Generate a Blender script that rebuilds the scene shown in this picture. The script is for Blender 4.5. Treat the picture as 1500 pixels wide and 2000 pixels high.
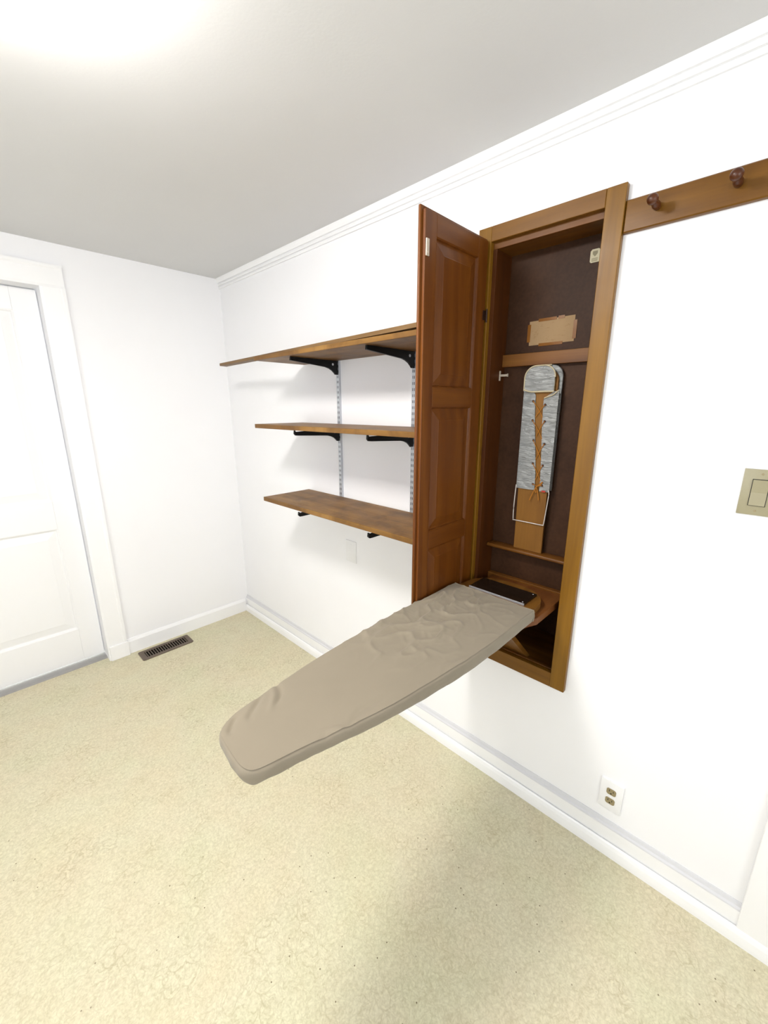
import bpy, bmesh, math, random
from mathutils import Vector, Matrix, noise
random.seed(7)
for o in list(bpy.data.objects):
    bpy.data.objects.remove(o, do_unlink=True)
S = bpy.context.scene
COL = S.collection
# ------------------------------------------------------------------ camera
# world: right wall is X=0 (room at X<0), back wall is Y=0 (room at Y<0), Z up, metres
cam_d = bpy.data.cameras.new('camera')
cam = bpy.data.objects.new('camera', cam_d)
COL.objects.link(cam)
CR = (0.69598256, -0.71805868, 0.0)
CU = (0.17922588, 0.17370252, 0.96835196)
CF = (0.69533183, 0.67395784, -0.24958862)
m = Matrix.Identity(4)
for i in range(3):
    m[i][0] = CR[i]; m[i][1] = CU[i]; m[i][2] = -CF[i]
m.translation = Vector((-1.43224, -2.94019, 1.61637))
cam.matrix_world = m
cam_d.sensor_fit = 'VERTICAL'
cam_d.sensor_height = 24.0
cam_d.lens = 800.93 / 2000 * 24.0
cam_d.clip_start = 0.02
S.camera = cam
# ------------------------------------------------------------------ world, exposure
S.view_settings.view_transform = 'Standard'
S.view_settings.look = 'None'
S.view_settings.gamma = 1.0
S.view_settings.use_curve_mapping = False
S.view_settings.exposure = 1.82
w = bpy.data.worlds.new('world'); S.world = w
w.use_nodes = True
w.node_tree.nodes['Background'].inputs[0].default_value = (0.93, 0.97, 1.0, 1)
w.node_tree.nodes['Background'].inputs[1].default_value = 2.1
LAMP_POS = (-1.32, -1.86)
LAMP_POWER = 25.0
H = 2.445
XL, YN = -2.75, -4.3          # left wall, wall behind the camera

# ------------------------------------------------------------------ helpers
ORG = {}
def BM(): return bmesh.new()
def box(bm, a, b, bev=0.0, seg=2):
    a, b = [min(p, q) for p, q in zip(a, b)], [max(p, q) for p, q in zip(a, b)]
    vs = [bm.verts.new((x, y, z)) for x in (a[0], b[0]) for y in (a[1], b[1]) for z in (a[2], b[2])]
    fs = [(0, 1, 3, 2), (4, 6, 7, 5), (0, 4, 5, 1), (2, 3, 7, 6), (0, 2, 6, 4), (1, 5, 7, 3)]
    faces = [bm.faces.new([vs[i] for i in f]) for f in fs]
    if bev > 0:
        ed = list({e for f in faces for e in f.edges})
        bmesh.ops.bevel(bm, geom=ed, offset=bev, segments=seg, affect='EDGES', profile=0.5, clamp_overlap=True)
    return bm
AX = {'x': (1, 2, 0), 'y': (0, 2, 1), 'z': (0, 1, 2)}
def prism(bm, pts, axis, lo, hi, bev=0.0):
    """extrude the polygon pts (the two other coordinates in xyz order) along axis from lo to hi"""
    i, j, k = AX[axis]
    def mk(p, h):
        v = [0, 0, 0]; v[i] = p[0]; v[j] = p[1]; v[k] = h
        return bm.verts.new(v)
    A = [mk(p, lo) for p in pts]; B = [mk(p, hi) for p in pts]
    n = len(pts); fs = [bm.faces.new(A), bm.faces.new(B)]
    for q in range(n):
        fs.append(bm.faces.new((A[q], A[(q + 1) % n], B[(q + 1) % n], B[q])))
    if bev > 0:
        ed = list({e for f in fs[:2] for e in f.edges})
        bmesh.ops.bevel(bm, geom=ed, offset=bev, segments=2, affect='EDGES', profile=0.5, clamp_overlap=True)
    return bm
def frame_of(d):
    d = Vector(d).normalized()
    u = d.cross(Vector((0, 0, 1)))
    if u.length < 1e-3: u = d.cross(Vector((0, 1, 0)))
    u.normalize(); return u, d.cross(u).normalized()
def tube(bm, path, r, seg=8, closed=False):
    P = [Vector(p) for p in path]; n = len(P); rings = []
    for i, p in enumerate(P):
        if closed: d = P[(i + 1) % n] - P[i - 1]
        else: d = P[min(i + 1, n - 1)] - P[max(i - 1, 0)]
        u, v = frame_of(d)
        rr = r[i] if isinstance(r, (list, tuple)) else r
        rings.append([bm.verts.new(p + (u * math.cos(2 * math.pi * k / seg) + v * math.sin(2 * math.pi * k / seg)) * rr) for k in range(seg)])
    for i in range(n if closed else n - 1):
        a, b = rings[i], rings[(i + 1) % n]
        for k in range(seg):
            bm.faces.new((a[k], a[(k + 1) % seg], b[(k + 1) % seg], b[k]))
    if not closed:
        bm.faces.new(rings[0]); bm.faces.new(rings[-1])
    return bm
def lathe(bm, prof, org, axis, seg=24):
    """prof = [(radius, height)...] spun about axis from org"""
    u, v = frame_of(axis); a = Vector(axis).normalized(); o = Vector(org); rings = []
    for r, h in prof:
        if r < 1e-6: rings.append([bm.verts.new(o + a * h)])
        else: rings.append([bm.verts.new(o + a * h + (u * math.cos(2 * math.pi * k / seg) + v * math.sin(2 * math.pi * k / seg)) * r) for k in range(seg)])
    for a_, b_ in zip(rings, rings[1:]):
        for k in range(seg):
            p = [a_[k % len(a_)], a_[(k + 1) % len(a_)], b_[(k + 1) % len(b_)], b_[k % len(b_)]]
            q = []
            for t in p:
                if t not in q: q.append(t)
            if len(q) > 2: bm.faces.new(q)
    for e in (rings[0], rings[-1]):
        if len(e) > 2: bm.faces.new(e)
    return bm
def smooth_path(pts, n=8, closed=False):
    P = [Vector(p) for p in pts]; out = []; N = len(P)
    for i in range(N if closed else N - 1):
        g = (lambda k: P[k % N]) if closed else (lambda k: P[max(0, min(N - 1, k))])
        p0, p1, p2, p3 = g(i - 1), g(i), g(i + 1), g(i + 2)
        for s in range(n):
            t = s / n
            out.append(0.5 * ((2 * p1) + (p2 - p0) * t + (2 * p0 - 5 * p1 + 4 * p2 - p3) * t * t + (3 * p1 - p0 - 3 * p2 + p3) * t ** 3))
    if not closed: out.append(P[-1])
    return out
def obj(name, bm, mat, parent=None, smooth=False, angle=40):
    bmesh.ops.recalc_face_normals(bm, faces=bm.faces)
    me = bpy.data.meshes.new(name)
    if parent is not None:
        off = ORG[parent.name]
    else:
        xs = [v.co for v in bm.verts]
        lo = [min(c[i] for c in xs) for i in range(3)]; hi = [max(c[i] for c in xs) for i in range(3)]
        off = Vector(((lo[0] + hi[0]) / 2, (lo[1] + hi[1]) / 2, lo[2]))
    bmesh.ops.translate(bm, verts=bm.verts, vec=-off)
    bm.to_mesh(me); bm.free()
    me.materials.append(mat)
    o = bpy.data.objects.new(name, me); COL.objects.link(o)
    if smooth:
        me.polygons.foreach_set('use_smooth', [True] * len(me.polygons))
        me.set_sharp_from_angle(angle=math.radians(angle))
    if parent is not None: o.parent = parent
    else: o.location = off
    ORG[o.name] = off.copy()
    return o
def thing(name, loc, label=None, cat=None, group=None, kind=None):
    o = bpy.data.objects.new(name, None); COL.objects.link(o)
    o.location = loc; o.empty_display_size = 0.05
    ORG[o.name] = Vector(loc)
    return tag(o, label, cat, group, kind)
def tag(o, label=None, cat=None, group=None, kind=None):
    for k, v in (('label', label), ('category', cat), ('group', group), ('kind', kind)):
        if v: o[k] = v
    return o

# ------------------------------------------------------------------ materials
def srgb(r, g, b):
    f = lambda c: (c / 255 / 12.92) if c <= 10 else ((c / 255 + 0.055) / 1.055) ** 2.4
    return (f(r), f(g), f(b), 1)
class NT:
    def __init__(s, name):
        s.m = bpy.data.materials.new(name); s.m.use_nodes = True
        s.t = s.m.node_tree; s.b = s.t.nodes['Principled BSDF']
    def n(s, typ, **kw):
        nd = s.t.nodes.new(typ)
        for k, v in kw.items():
            if k.startswith('i_'): nd.inputs[k[2:].replace('_', ' ')].default_value = v
            else: setattr(nd, k, v)
        return nd
    def l(s, a, b): s.t.links.new(a, b)
    def coords(s, scale=(1, 1, 1), rot=(0, 0, 0)):
        tc = s.n('ShaderNodeTexCoord'); mp = s.n('ShaderNodeMapping')
        mp.inputs['Scale'].default_value = scale; mp.inputs['Rotation'].default_value = rot
        s.l(tc.outputs['Object'], mp.inputs['Vector']); return mp.outputs['Vector']
    def noise(s, vec, scale, detail=3, rough=0.5, dist=0.0):
        nd = s.n('ShaderNodeTexNoise'); s.l(vec, nd.inputs['Vector'])
        nd.inputs['Scale'].default_value = scale; nd.inputs['Detail'].default_value = detail
        nd.inputs['Roughness'].default_value = rough; nd.inputs['Distortion'].default_value = dist
        return nd.outputs['Fac']
    def ramp(s, fac, stops):
        nd = s.n('ShaderNodeValToRGB'); s.l(fac, nd.inputs['Fac']); cr = nd.color_ramp
        while len(cr.elements) < len(stops): cr.elements.new(0.5)
        for e, (p, c) in zip(cr.elements, stops): e.position = p; e.color = c
        return nd.outputs['Color']
    def mix(s, a, b, fac, mode='MIX'):
        nd = s.n('ShaderNodeMix', data_type='RGBA', blend_type=mode)
        for sock, v in ((nd.inputs[0], fac), (nd.inputs[6], a), (nd.inputs[7], b)):
            if hasattr(v, 'is_linked'): s.l(v, sock)
            else: sock.default_value = v
        return nd.outputs[2]
    def bump(s, h, strength=0.3, dist=0.002):
        nd = s.n('ShaderNodeBump'); s.l(h, nd.inputs['Height'])
        nd.inputs['Strength'].default_value = strength; nd.inputs['Distance'].default_value = dist
        s.l(nd.outputs['Normal'], s.b.inputs['Normal'])
    def base(s, c):
        if hasattr(c, 'is_linked'): s.l(c, s.b.inputs['Base Color'])
        else: s.b.inputs['Base Color'].default_value = c
        return s
    def fin(s, rough=0.5, spec=0.5, metal=0.0):
        s.b.inputs['Roughness'].default_value = rough; s.b.inputs['Specular IOR Level'].default_value = spec
        s.b.inputs['Metallic'].default_value = metal; return s.m
def paint(name, col, rough=0.6, spec=0.3, bs=0.06, scale=220):
    t = NT(name); v = t.coords(); n = t.noise(v, 3, 3)
    c2 = tuple(x * 0.97 for x in col[:3]) + (1,)
    t.base(t.mix(col, c2, n)); t.bump(t.noise(v, scale, 2), bs, 0.001)
    return t.fin(rough, spec)
def plain(name, col, rough=0.4, spec=0.5, metal=0.0, var=0.06, scale=60):
    t = NT(name); v = t.coords(); n = t.noise(v, scale, 3)
    a = tuple(x * (1 - var) for x in col[:3]) + (1,); b = tuple(min(1, x * (1 + var)) for x in col[:3]) + (1,)
    t.base(t.mix(a, b, n)); return t.fin(rough, spec, metal)
def wood(name, dark, mid, light, axis='z', rough=0.35, spec=0.5, knots=0.0, scale=1.0, stains=0.0, streak=0.6):
    t = NT(name)
    st = {'x': (0.6, 9, 9), 'y': (9, 0.6, 9), 'z': (9, 9, 0.6)}[axis]
    fi = {'x': (4, 160, 160), 'y': (160, 4, 160), 'z': (160, 160, 4)}[axis]
    v = t.coords(tuple(a * scale for a in st)); vf = t.coords(fi); vo = t.coords()
    n1 = t.noise(v, 1.6, 4, 0.55, 1.2)
    wv = t.n('ShaderNodeTexWave', wave_type='BANDS', bands_direction='DIAGONAL'); t.l(v, wv.inputs['Vector'])
    wv.inputs['Scale'].default_value = 1.1; wv.inputs['Distortion'].default_value = 5.0
    wv.inputs['Detail'].default_value = 2.5; wv.inputs['Detail Scale'].default_value = 0.8
    c = t.ramp(n1, [(0.25, dark), (0.5, mid), (0.78, light)])
    c = t.mix(c, t.ramp(wv.outputs['Fac'], [(0.0, dark), (0.6, mid), (1.0, light)]), 0.35 * streak)
    n2 = t.noise(vf, 1.0, 2, 0.6)
    c = t.mix(c, t.ramp(n2, [(0.3, (0.55, 0.5, 0.45, 1)), (0.6, (1, 1, 1, 1))]), 0.22, 'MULTIPLY')
    if stains > 0:
        ns = t.noise(vo, 7, 4, 0.6, 0.5)
        c = t.mix(c, t.ramp(ns, [(0.35, (0.42, 0.36, 0.3, 1)), (0.55, (1, 1, 1, 1))]), stains, 'MULTIPLY')
    if knots > 0:
        vr = t.n('ShaderNodeTexVoronoi'); t.l(t.coords({'x': (3, 7, 7), 'y': (7, 3, 7), 'z': (7, 7, 3)}[axis]), vr.inputs['Vector'])
        vr.inputs['Scale'].default_value = 1.0
        c = t.mix(c, t.ramp(vr.outputs['Distance'], [(0.04, (0.25, 0.16, 0.1, 1)), (0.09, (1, 1, 1, 1))]), knots, 'MULTIPLY')
    t.base(c); t.bump(n2, 0.08, 0.0006)
    rr = t.n('ShaderNodeMapRange'); t.l(t.noise(vo, 14, 3), rr.inputs['Value'])
    rr.inputs['To Min'].default_value = rough - 0.06; rr.inputs['To Max'].default_value = rough + 0.12
    m_ = t.fin(rough, spec); t.l(rr.outputs['Result'], t.b.inputs['Roughness'])
    return m_

M = {}
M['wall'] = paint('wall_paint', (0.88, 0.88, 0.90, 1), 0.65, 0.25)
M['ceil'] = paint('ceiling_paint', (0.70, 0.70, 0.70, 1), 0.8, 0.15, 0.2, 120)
M['trim'] = paint('trim_gloss_paint', (0.89, 0.89, 0.90, 1), 0.35, 0.5, 0.02)
M['cap'] = paint('grey_cap_paint', (0.66, 0.66, 0.69, 1), 0.7, 0.2, 0.02)  # baseboard cap: one even grey, darker than the other trim
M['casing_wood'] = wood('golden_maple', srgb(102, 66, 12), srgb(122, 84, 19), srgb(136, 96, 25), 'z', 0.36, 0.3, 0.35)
M['casing_wood_y'] = wood('golden_maple_across', srgb(94, 58, 10), srgb(114, 75, 16), srgb(130, 88, 22), 'y', 0.36, 0.3, 0.2)
M['door_wood'] = wood('red_brown_pine', srgb(84, 42, 8), srgb(102, 55, 12), srgb(118, 69, 18), 'z', 0.36, 0.3)
M['door_wood_x'] = wood('red_brown_pine_across', srgb(84, 42, 8), srgb(100, 54, 12), srgb(114, 66, 18), 'x', 0.36, 0.3)
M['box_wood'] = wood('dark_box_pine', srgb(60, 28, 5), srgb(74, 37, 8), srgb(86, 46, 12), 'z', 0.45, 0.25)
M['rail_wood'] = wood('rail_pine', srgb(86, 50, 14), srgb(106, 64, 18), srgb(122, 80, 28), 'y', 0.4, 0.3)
M['shelf_wood'] = wood('shelf_pine', srgb(98, 66, 25), srgb(128, 91, 42), srgb(152, 116, 64), 'y', 0.45, 0.3, 0.5, 0.6, 0.7)
M['strip_wood'] = wood('pale_strip_wood', srgb(98, 72, 40), srgb(120, 92, 56), srgb(138, 110, 74), 'y', 0.5, 0.3)
M['peg_wood'] = wood('dark_peg_wood', srgb(62, 28, 8), srgb(80, 40, 12), srgb(94, 50, 18), 'x', 0.3, 0.4)
M['board_wood'] = wood('board_ply', srgb(84, 52, 16), srgb(106, 69, 23), srgb(122, 83, 32), 'x', 0.38, 0.35)
M['plank_wood'] = wood('plank_pine', srgb(78, 40, 14), srgb(100, 56, 22), srgb(118, 74, 34), 'x', 0.42, 0.3)
M['sleeve_wood'] = wood('sleeve_ply', srgb(108, 70, 24), srgb(124, 84, 32), srgb(136, 95, 40), 'z', 0.5, 0.25, 0, 0.5, 0.15)
t = NT('brown_hardboard'); v = t.coords()
t.base(t.mix(t.ramp(t.noise(v, 90, 3), [(0.3, srgb(50, 30, 17)), (0.7, srgb(67, 43, 27))]), t.ramp(t.noise(v, 5, 3), [(0.4, srgb(46, 27, 14)), (0.7, srgb(74, 49, 32))]), 0.5))
t.bump(t.noise(v, 500, 2), 0.1, 0.0005)
M['hardboard'] = t.fin(0.5, 0.14)
M['cover'] = None
t = NT('taupe_cotton'); v = t.coords()
c = t.mix(srgb(134, 124, 107), srgb(123, 114, 98), t.noise(v, 4, 3))
t.base(c); n1 = t.noise(v, 900, 2); t.bump(n1, 0.12, 0.0004)
t.b.inputs['Sheen Weight'].default_value = 0.15
M['cover'] = t.fin(0.75, 0.2)
t = NT('silver_coated_cloth'); v = t.coords((1, 1, 1))
t.base(t.mix(srgb(128, 131, 131), srgb(150, 151, 149), t.noise(v, 25, 3)))
t.bump(t.noise(t.coords((1, 0.5, 2.2)), 38, 4, 0.6, 1.5), 0.9, 0.008)
M['silver'] = t.fin(0.42, 0.5, 0.25)
M['piping'] = plain('cream_piping', srgb(178, 166, 138), 0.8, 0.2)
M['lace'] = plain('tan_lace', srgb(156, 100, 34), 0.7, 0.2)
M['eyelet'] = plain('dark_eyelet', srgb(62, 34, 24), 0.5, 0.4)
M['wire'] = plain('white_coated_wire', srgb(188, 180, 172), 0.35, 0.5)
M['red'] = plain('red_tag', srgb(170, 50, 36), 0.6, 0.3)
M['plate'] = plain('dark_polished_plate', srgb(46, 34, 26), 0.16, 0.8, 0.55, 0.2, 30)
M['steel'] = plain('zinc_steel', srgb(196, 200, 206), 0.35, 0.5, 0.6)
M['hook'] = plain('pale_metal', srgb(196, 184, 166), 0.4, 0.5, 0.3)
M['hinge'] = plain('dark_bronze', srgb(52, 30, 18), 0.4, 0.5, 0.4)
M['black'] = plain('black_enamel', srgb(7, 7, 8), 0.45, 0.25)
M['slot'] = plain('dark_slot', srgb(40, 40, 42), 0.7, 0.2)
M['almond'] = plain('almond_plastic', srgb(150, 143, 115), 0.35, 0.5, 0, 0.03)
M['almond2'] = plain('almond_receptacle', srgb(146, 132, 98), 0.35, 0.5, 0, 0.03)
M['white_plastic'] = plain('white_plastic', (0.84, 0.84, 0.85, 1), 0.3, 0.5, 0, 0.02)
M['vent'] = plain('brown_enamel', srgb(94, 80, 67), 0.4, 0.5)
M['pit'] = plain('dark_pit', srgb(14, 11, 9), 0.9, 0.1)
M['sticker'] = plain('cream_sticker', srgb(190, 182, 152), 0.5, 0.3)
M['ink'] = plain('grey_ink', srgb(140, 133, 108), 0.6, 0.2)
M['tape'] = plain('amber_tape', srgb(120, 76, 28), 0.15, 0.7)
M['threshold'] = plain('grey_threshold', srgb(150, 148, 146), 0.4, 0.5, 0.3)
t = NT('old_paper'); v = t.coords()
c = t.mix(srgb(158, 132, 98), srgb(142, 116, 84), t.noise(v, 12, 3))
c = t.mix(c, t.ramp(t.noise(t.coords((1, 30, 60)), 1.5, 4, 0.7), [(0.36, srgb(190, 160, 120)), (0.44, (1, 1, 1, 1))]), 0.25, 'MULTIPLY')
t.base(c); t.bump(t.noise(v, 40, 3), 0.3, 0.001)
M['paper'] = t.fin(0.7, 0.2)
# sheet vinyl floor: pebbled crackle, cream with greenish and pinkish clouds, dark flecks
t = NT('pebbled_vinyl'); v = t.coords()
cloud = t.ramp(t.noise(v, 2.6, 3), [(0.32, (0.63, 0.575, 0.385, 1)), (0.5, (0.645, 0.60, 0.435, 1)), (0.68, (0.60, 0.59, 0.395, 1))])
cloud = t.mix(cloud, t.ramp(t.noise(v, 7, 2), [(0.35, (0.615, 0.55, 0.40, 1)), (0.65, (0.61, 0.585, 0.43, 1))]), 0.5)
wn = t.n('ShaderNodeTexNoise'); t.l(v, wn.inputs['Vector']); wn.inputs['Scale'].default_value = 22; wn.inputs['Detail'].default_value = 3
vm = t.n('ShaderNodeVectorMath', operation='MULTIPLY_ADD'); t.l(wn.outputs['Color'], vm.inputs[0]); vm.inputs[1].default_value = (0.085, 0.085, 0.0); t.l(v, vm.inputs[2])
def vor(scale):
    a = t.n('ShaderNodeTexVoronoi', feature='DISTANCE_TO_EDGE', voronoi_dimensions='2D'); t.l(vm.outputs[0], a.inputs['Vector']); a.inputs['Scale'].default_value = scale
    return a.outputs['Distance']
v1, v2 = vor(30), vor(80)
c = t.mix(cloud, t.ramp(v1, [(0.0, (0.70, 0.66, 0.57, 1)), (0.13, (1, 1, 1, 1))]), t.ramp(t.noise(v, 9, 2), [(0.45, (0.0,) * 3 + (1,)), (0.7, (0.6,) * 3 + (1,))]), 'MULTIPLY')
c = t.mix(c, t.ramp(v2, [(0.0, (0.89, 0.87, 0.82, 1)), (0.3, (1.06, 1.05, 1.03, 1))]), 0.55, 'MULTIPLY')
c = t.mix(c, t.ramp(t.noise(v, 110, 4, 0.65), [(0.36, (0.72, 0.69, 0.60, 1)), (0.6, (1.10, 1.10, 1.10, 1))]), 0.42, 'MULTIPLY')
fl = t.n('ShaderNodeTexVoronoi', voronoi_dimensions='2D'); t.l(v, fl.inputs['Vector']); fl.inputs['Scale'].default_value = 11
c = t.mix(c, t.ramp(fl.outputs['Distance'], [(0.012, (0.22, 0.17, 0.12, 1)), (0.03, (1, 1, 1, 1))]), t.ramp(t.noise(v, 3.3, 2), [(0.52, (0, 0, 0, 1)), (0.58, (1, 1, 1, 1))]), 'MULTIPLY')
t.base(c)
hsum = t.n('ShaderNodeMath', operation='ADD'); mn = t.n('ShaderNodeMath', operation='MINIMUM'); t.l(v2, mn.inputs[0]); mn.inputs[1].default_value = 0.3
t.l(mn.outputs[0], hsum.inputs[0]); t.l(t.noise(v, 90, 3), hsum.inputs[1]); t.bump(hsum.outputs[0], 0.25, 0.003)
M['floor'] = t.fin(0.48, 0.35)
# lamp glass: the lit dome of the ceiling fixture
t = NT('lit_opal_glass'); t.base((0.9, 0.9, 0.88, 1))
t.b.inputs['Emission Color'].default_value = (1.0, 0.965, 0.92, 1); t.b.inputs['Emission Strength'].default_value = LAMP_POWER
M['lamp'] = t.fin(0.3, 0.4)

# ------------------------------------------------------------------ the setting
def struct(name, bm, mat, label, parent=None, smooth=False):
    o = obj(name, bm, mat, parent, smooth)
    if parent is None: tag(o, label, kind='structure')
    return o
WT = 0.30
# floor register hole is not cut: the register sits on the vinyl
struct('floor', box(BM(), (XL - 0.1, YN - 0.1, -0.06), (0.3, 0.3, 0)), M['floor'], 'cream pebbled sheet vinyl floor with faint crackle pattern')
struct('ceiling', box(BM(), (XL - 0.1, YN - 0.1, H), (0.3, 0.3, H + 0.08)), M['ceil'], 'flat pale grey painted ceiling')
# right wall with the recess for the cabinet
OY0, OY1, OZ0, OZ1 = -2.462, -2.086, 0.606, 2.19
bm = BM()
box(bm, (0, YN, 0), (WT, OY0, H)); box(bm, (0, OY1, 0), (WT, 0.0, H))
box(bm, (0, OY0, 0), (WT, OY1, OZ0)); box(bm, (0, OY0, OZ1), (WT, OY1, H))
box(bm, (0.125, OY0, 0.885), (WT, OY1, OZ1)); box(bm, (0.28, OY0, OZ0), (WT, OY1, 0.885))
struct('wall_right', bm, M['wall'], 'white painted wall holding the shelves and the built-in ironing cabinet')
DX0, DX1, DZ = -1.76, -0.988, 2.225
bm = BM()
box(bm, (DX1, 0, 0), (WT, WT, H)); box(bm, (XL, 0, 0), (DX0, WT, H)); box(bm, (DX0, 0, DZ), (DX1, WT, H))
struct('wall_back', bm, M['wall'], 'white painted back wall with the panelled door')
# left wall and the wall behind the camera, each with a window opening
WY0, WY1, WZ0, WZ1 = -2.6, -1.7, 0.95, 2.1
bm = BM()
box(bm, (XL - 0.1, YN, 0), (XL, WY0, H)); box(bm, (XL - 0.1, WY1, 0), (XL, 0.3, H))
box(bm, (XL - 0.1, WY0, 0), (XL, WY1, WZ0)); box(bm, (XL - 0.1, WY0, WZ1), (XL, WY1, H))
struct('wall_left', bm, M['wall'], 'white painted side wall with a window, behind the camera')
VX_0, VX_1 = -2.2, -0.9
bm = BM()
box(bm, (XL - 0.1, YN - 0.1, 0), (VX_0, YN, H)); box(bm, (VX_1, YN - 0.1, 0), (WT, YN, H))
box(bm, (VX_0, YN - 0.1, 0), (VX_1, YN, WZ0)); box(bm, (VX_0, YN - 0.1, WZ1), (VX_1, YN, H))
struct('wall_front', bm, M['wall'], 'white painted wall with a window behind the camera')
def window(name, a0, a1, wall, axis, label):
    """wooden sash in a wall opening; axis is the wall's normal axis"""
    f = (lambda n, a, z: (wall - n, a, z)) if axis == 'x' else (lambda n, a, z: (a, wall - n, z))
    win = thing(name, f(0.05, (a0 + a1) / 2, WZ0), label, kind='structure')
    bm = BM(); zm = (WZ0 + WZ1) / 2
    for a, b in (((a0, WZ0), (a0 + 0.05, WZ1)), ((a1 - 0.05, WZ0), (a1, WZ1)), ((a0 + 0.05, WZ0), (a1 - 0.05, WZ0 + 0.05)), ((a0 + 0.05, WZ1 - 0.05), (a1 - 0.05, WZ1)), ((a0 + 0.05, zm - 0.02), (a1 - 0.05, zm + 0.02))):
        box(bm, f(0.08, *a), f(0.03, *b))
    obj('window_frame', bm, M['trim'], win)
    obj('window_sill', box(BM(), f(0.02, a0 - 0.06, WZ0 - 0.03), f(-0.05, a1 + 0.06, WZ0), 0.004), M['trim'], win)
    # daylight portal: guides sampling of the sky through the window, gives no light itself
    pl = bpy.data.lights.new('window_portal', 'AREA'); pl.shape = 'RECTANGLE'
    if axis == 'x': pl.size, pl.size_y = WZ1 - WZ0, a1 - a0
    else: pl.size, pl.size_y = a1 - a0, WZ1 - WZ0
    pl.cycles.is_portal = True
    po = bpy.data.objects.new('window_portal', pl); COL.objects.link(po)
    po.location = f(0.105, (a0 + a1) / 2, zm); po.rotation_euler = (0, -math.pi / 2, 0) if axis == 'x' else (math.pi / 2, 0, 0)
window('window_1', WY0, WY1, XL, 'x', 'white framed window in the side wall')
window('window_2', VX_0, VX_1, YN, 'y', 'white framed window behind the camera')

# crown moulding along the right wall
prof = [(0, 2.386), (-0.008, 2.386), (-0.010, 2.391), (-0.008, 2.399), (-0.0055, 2.402), (-0.013, 2.403), (-0.015, 2.408), (-0.012, 2.416), (-0.010, 2.419), (-0.018, 2.420), (-0.022, 2.428), (-0.027, 2.437), (-0.028, H), (0, H)]
def run_y(prof, y0, y1):
    bm = BM(); prism(bm, [(x, z) for x, z in prof], 'y', y0, y1); return bm
struct('trim_1', run_y(prof, YN, 0.0), M['trim'], 'white stepped crown moulding along the top of the right wall')
# baseboards: face, grey cap, shoe
def cap_prof(y0, y1):
    return run_y([(0, 0.108), (-0.013, 0.108), (-0.012, 0.113), (-0.007, 0.118), (-0.005, 0.127), (-0.003, 0.132), (0, 0.132)], y0, y1)
bb = struct('baseboard_right', run_y([(0, 0), (-0.013, 0), (-0.013, 0.108), (0, 0.108)], -3.09, 0.0), M['trim'], 'white baseboard along the foot of the right wall')
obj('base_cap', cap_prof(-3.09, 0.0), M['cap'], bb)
obj('shoe_moulding', run_y([(-0.016, 0), (-0.029, 0), (-0.029, 0.014), (-0.027, 0.036), (-0.023, 0.049), (-0.019, 0.054), (-0.016, 0.054)], YN, 0.0), M['trim'], bb)
bm = BM(); prism(bm, [(0, 0), (-0.012, 0), (-0.012, 0.085), (-0.004, 0.105), (0, 0.105)], 'x', -0.878, -0.026)
struct('baseboard_back', bm, M['trim'], 'white baseboard at the foot of the back wall beside the door')
# casing of a doorway at the right picture edge (right wall)
bm = BM(); box(bm, (-0.02, -3.2, 0.05), (0, -3.09, 2.15), 0.003)
box(bm, (-0.0135, -3.2, 0.0), (0, -3.09, 0.05))
struct('trim_2', bm, M['trim'], 'white vertical casing strip at the right picture edge above the baseboard')
# back door casing, jamb, threshold and door
bm = BM()
prism(bm, [(-0.878, 0), (-0.878, -0.022), (-0.892, -0.022), (-0.90, -0.018), (-0.975, -0.016), (-0.988, -0.012), (-0.988, 0)], 'z', 0.0, DZ)
prism(bm, [(DX0 - 0.11, 0), (DX0 - 0.11, -0.022), (DX0 - 0.096, -0.022), (DX0 - 0.088, -0.018), (DX0 - 0.013, -0.016), (DX0, -0.012), (DX0, 0)], 'z', 0.0, DZ)
prism(bm, [(0, 2.335), (-0.022, 2.335), (-0.022, 2.321), (-0.018, 2.313), (-0.016, 2.238), (-0.012, DZ), (0, DZ)], 'x', DX0 - 0.11, -0.878)
box(bm, (-0.98, -0.026, 0), (-0.872, 0, 0.10), 0.002)
struct('trim_3', bm, M['trim'], 'wide white casing around the panelled door')
struct('trim_4', prism(BM(), [(0.04, 0), (0.05, 0.008), (0.12, 0.01), (0.125, 0)], 'x', DX0, DX1), M['threshold'], 'grey metal threshold strip under the panelled door')
door = thing('door_1', ((DX0 + DX1) / 2, 0.115, 0.02), 'white door with raised panels in the back wall', kind='structure')
dx0, dx1, dy, db, dt = DX0 + 0.004, DX1 - 0.004, 0.095, 0.022, DZ - 0.004
panels = [(-1.645, -1.103, 1.075, 2.108), (-1.645, -1.103, 0.24, 0.905)]
for a, b in ((dx0, -1.645), (-1.103, dx1)):
    obj('stile', box(BM(), (a, dy, db), (b, dy + 0.04, dt), 0.002), M['trim'], door)
for a, b in ((db, 0.24), (0.905, 1.075), (2.108, dt)):
    obj('rail', box(BM(), (-1.645, dy, a), (-1.103, dy + 0.04, b), 0.002), M['trim'], door)
def ring_panel(bm, rings, axis='y'):
    """stack of rectangles (a0,a1,z0,z1,depth) joined into a raised panel facing -axis"""
    L = []
    for a0, a1, z0, z1, d in rings:
        L.append([bm.verts.new((a, d, z)) for a, z in ((a0, z0), (a1, z0), (a1, z1), (a0, z1))])
    for p, q in zip(L, L[1:]):
        for k in range(4): bm.faces.new((p[k], p[(k + 1) % 4], q[(k + 1) % 4], q[k]))
    bm.faces.new(L[-1]); bm.faces.new(L[0])
    return bm
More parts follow.
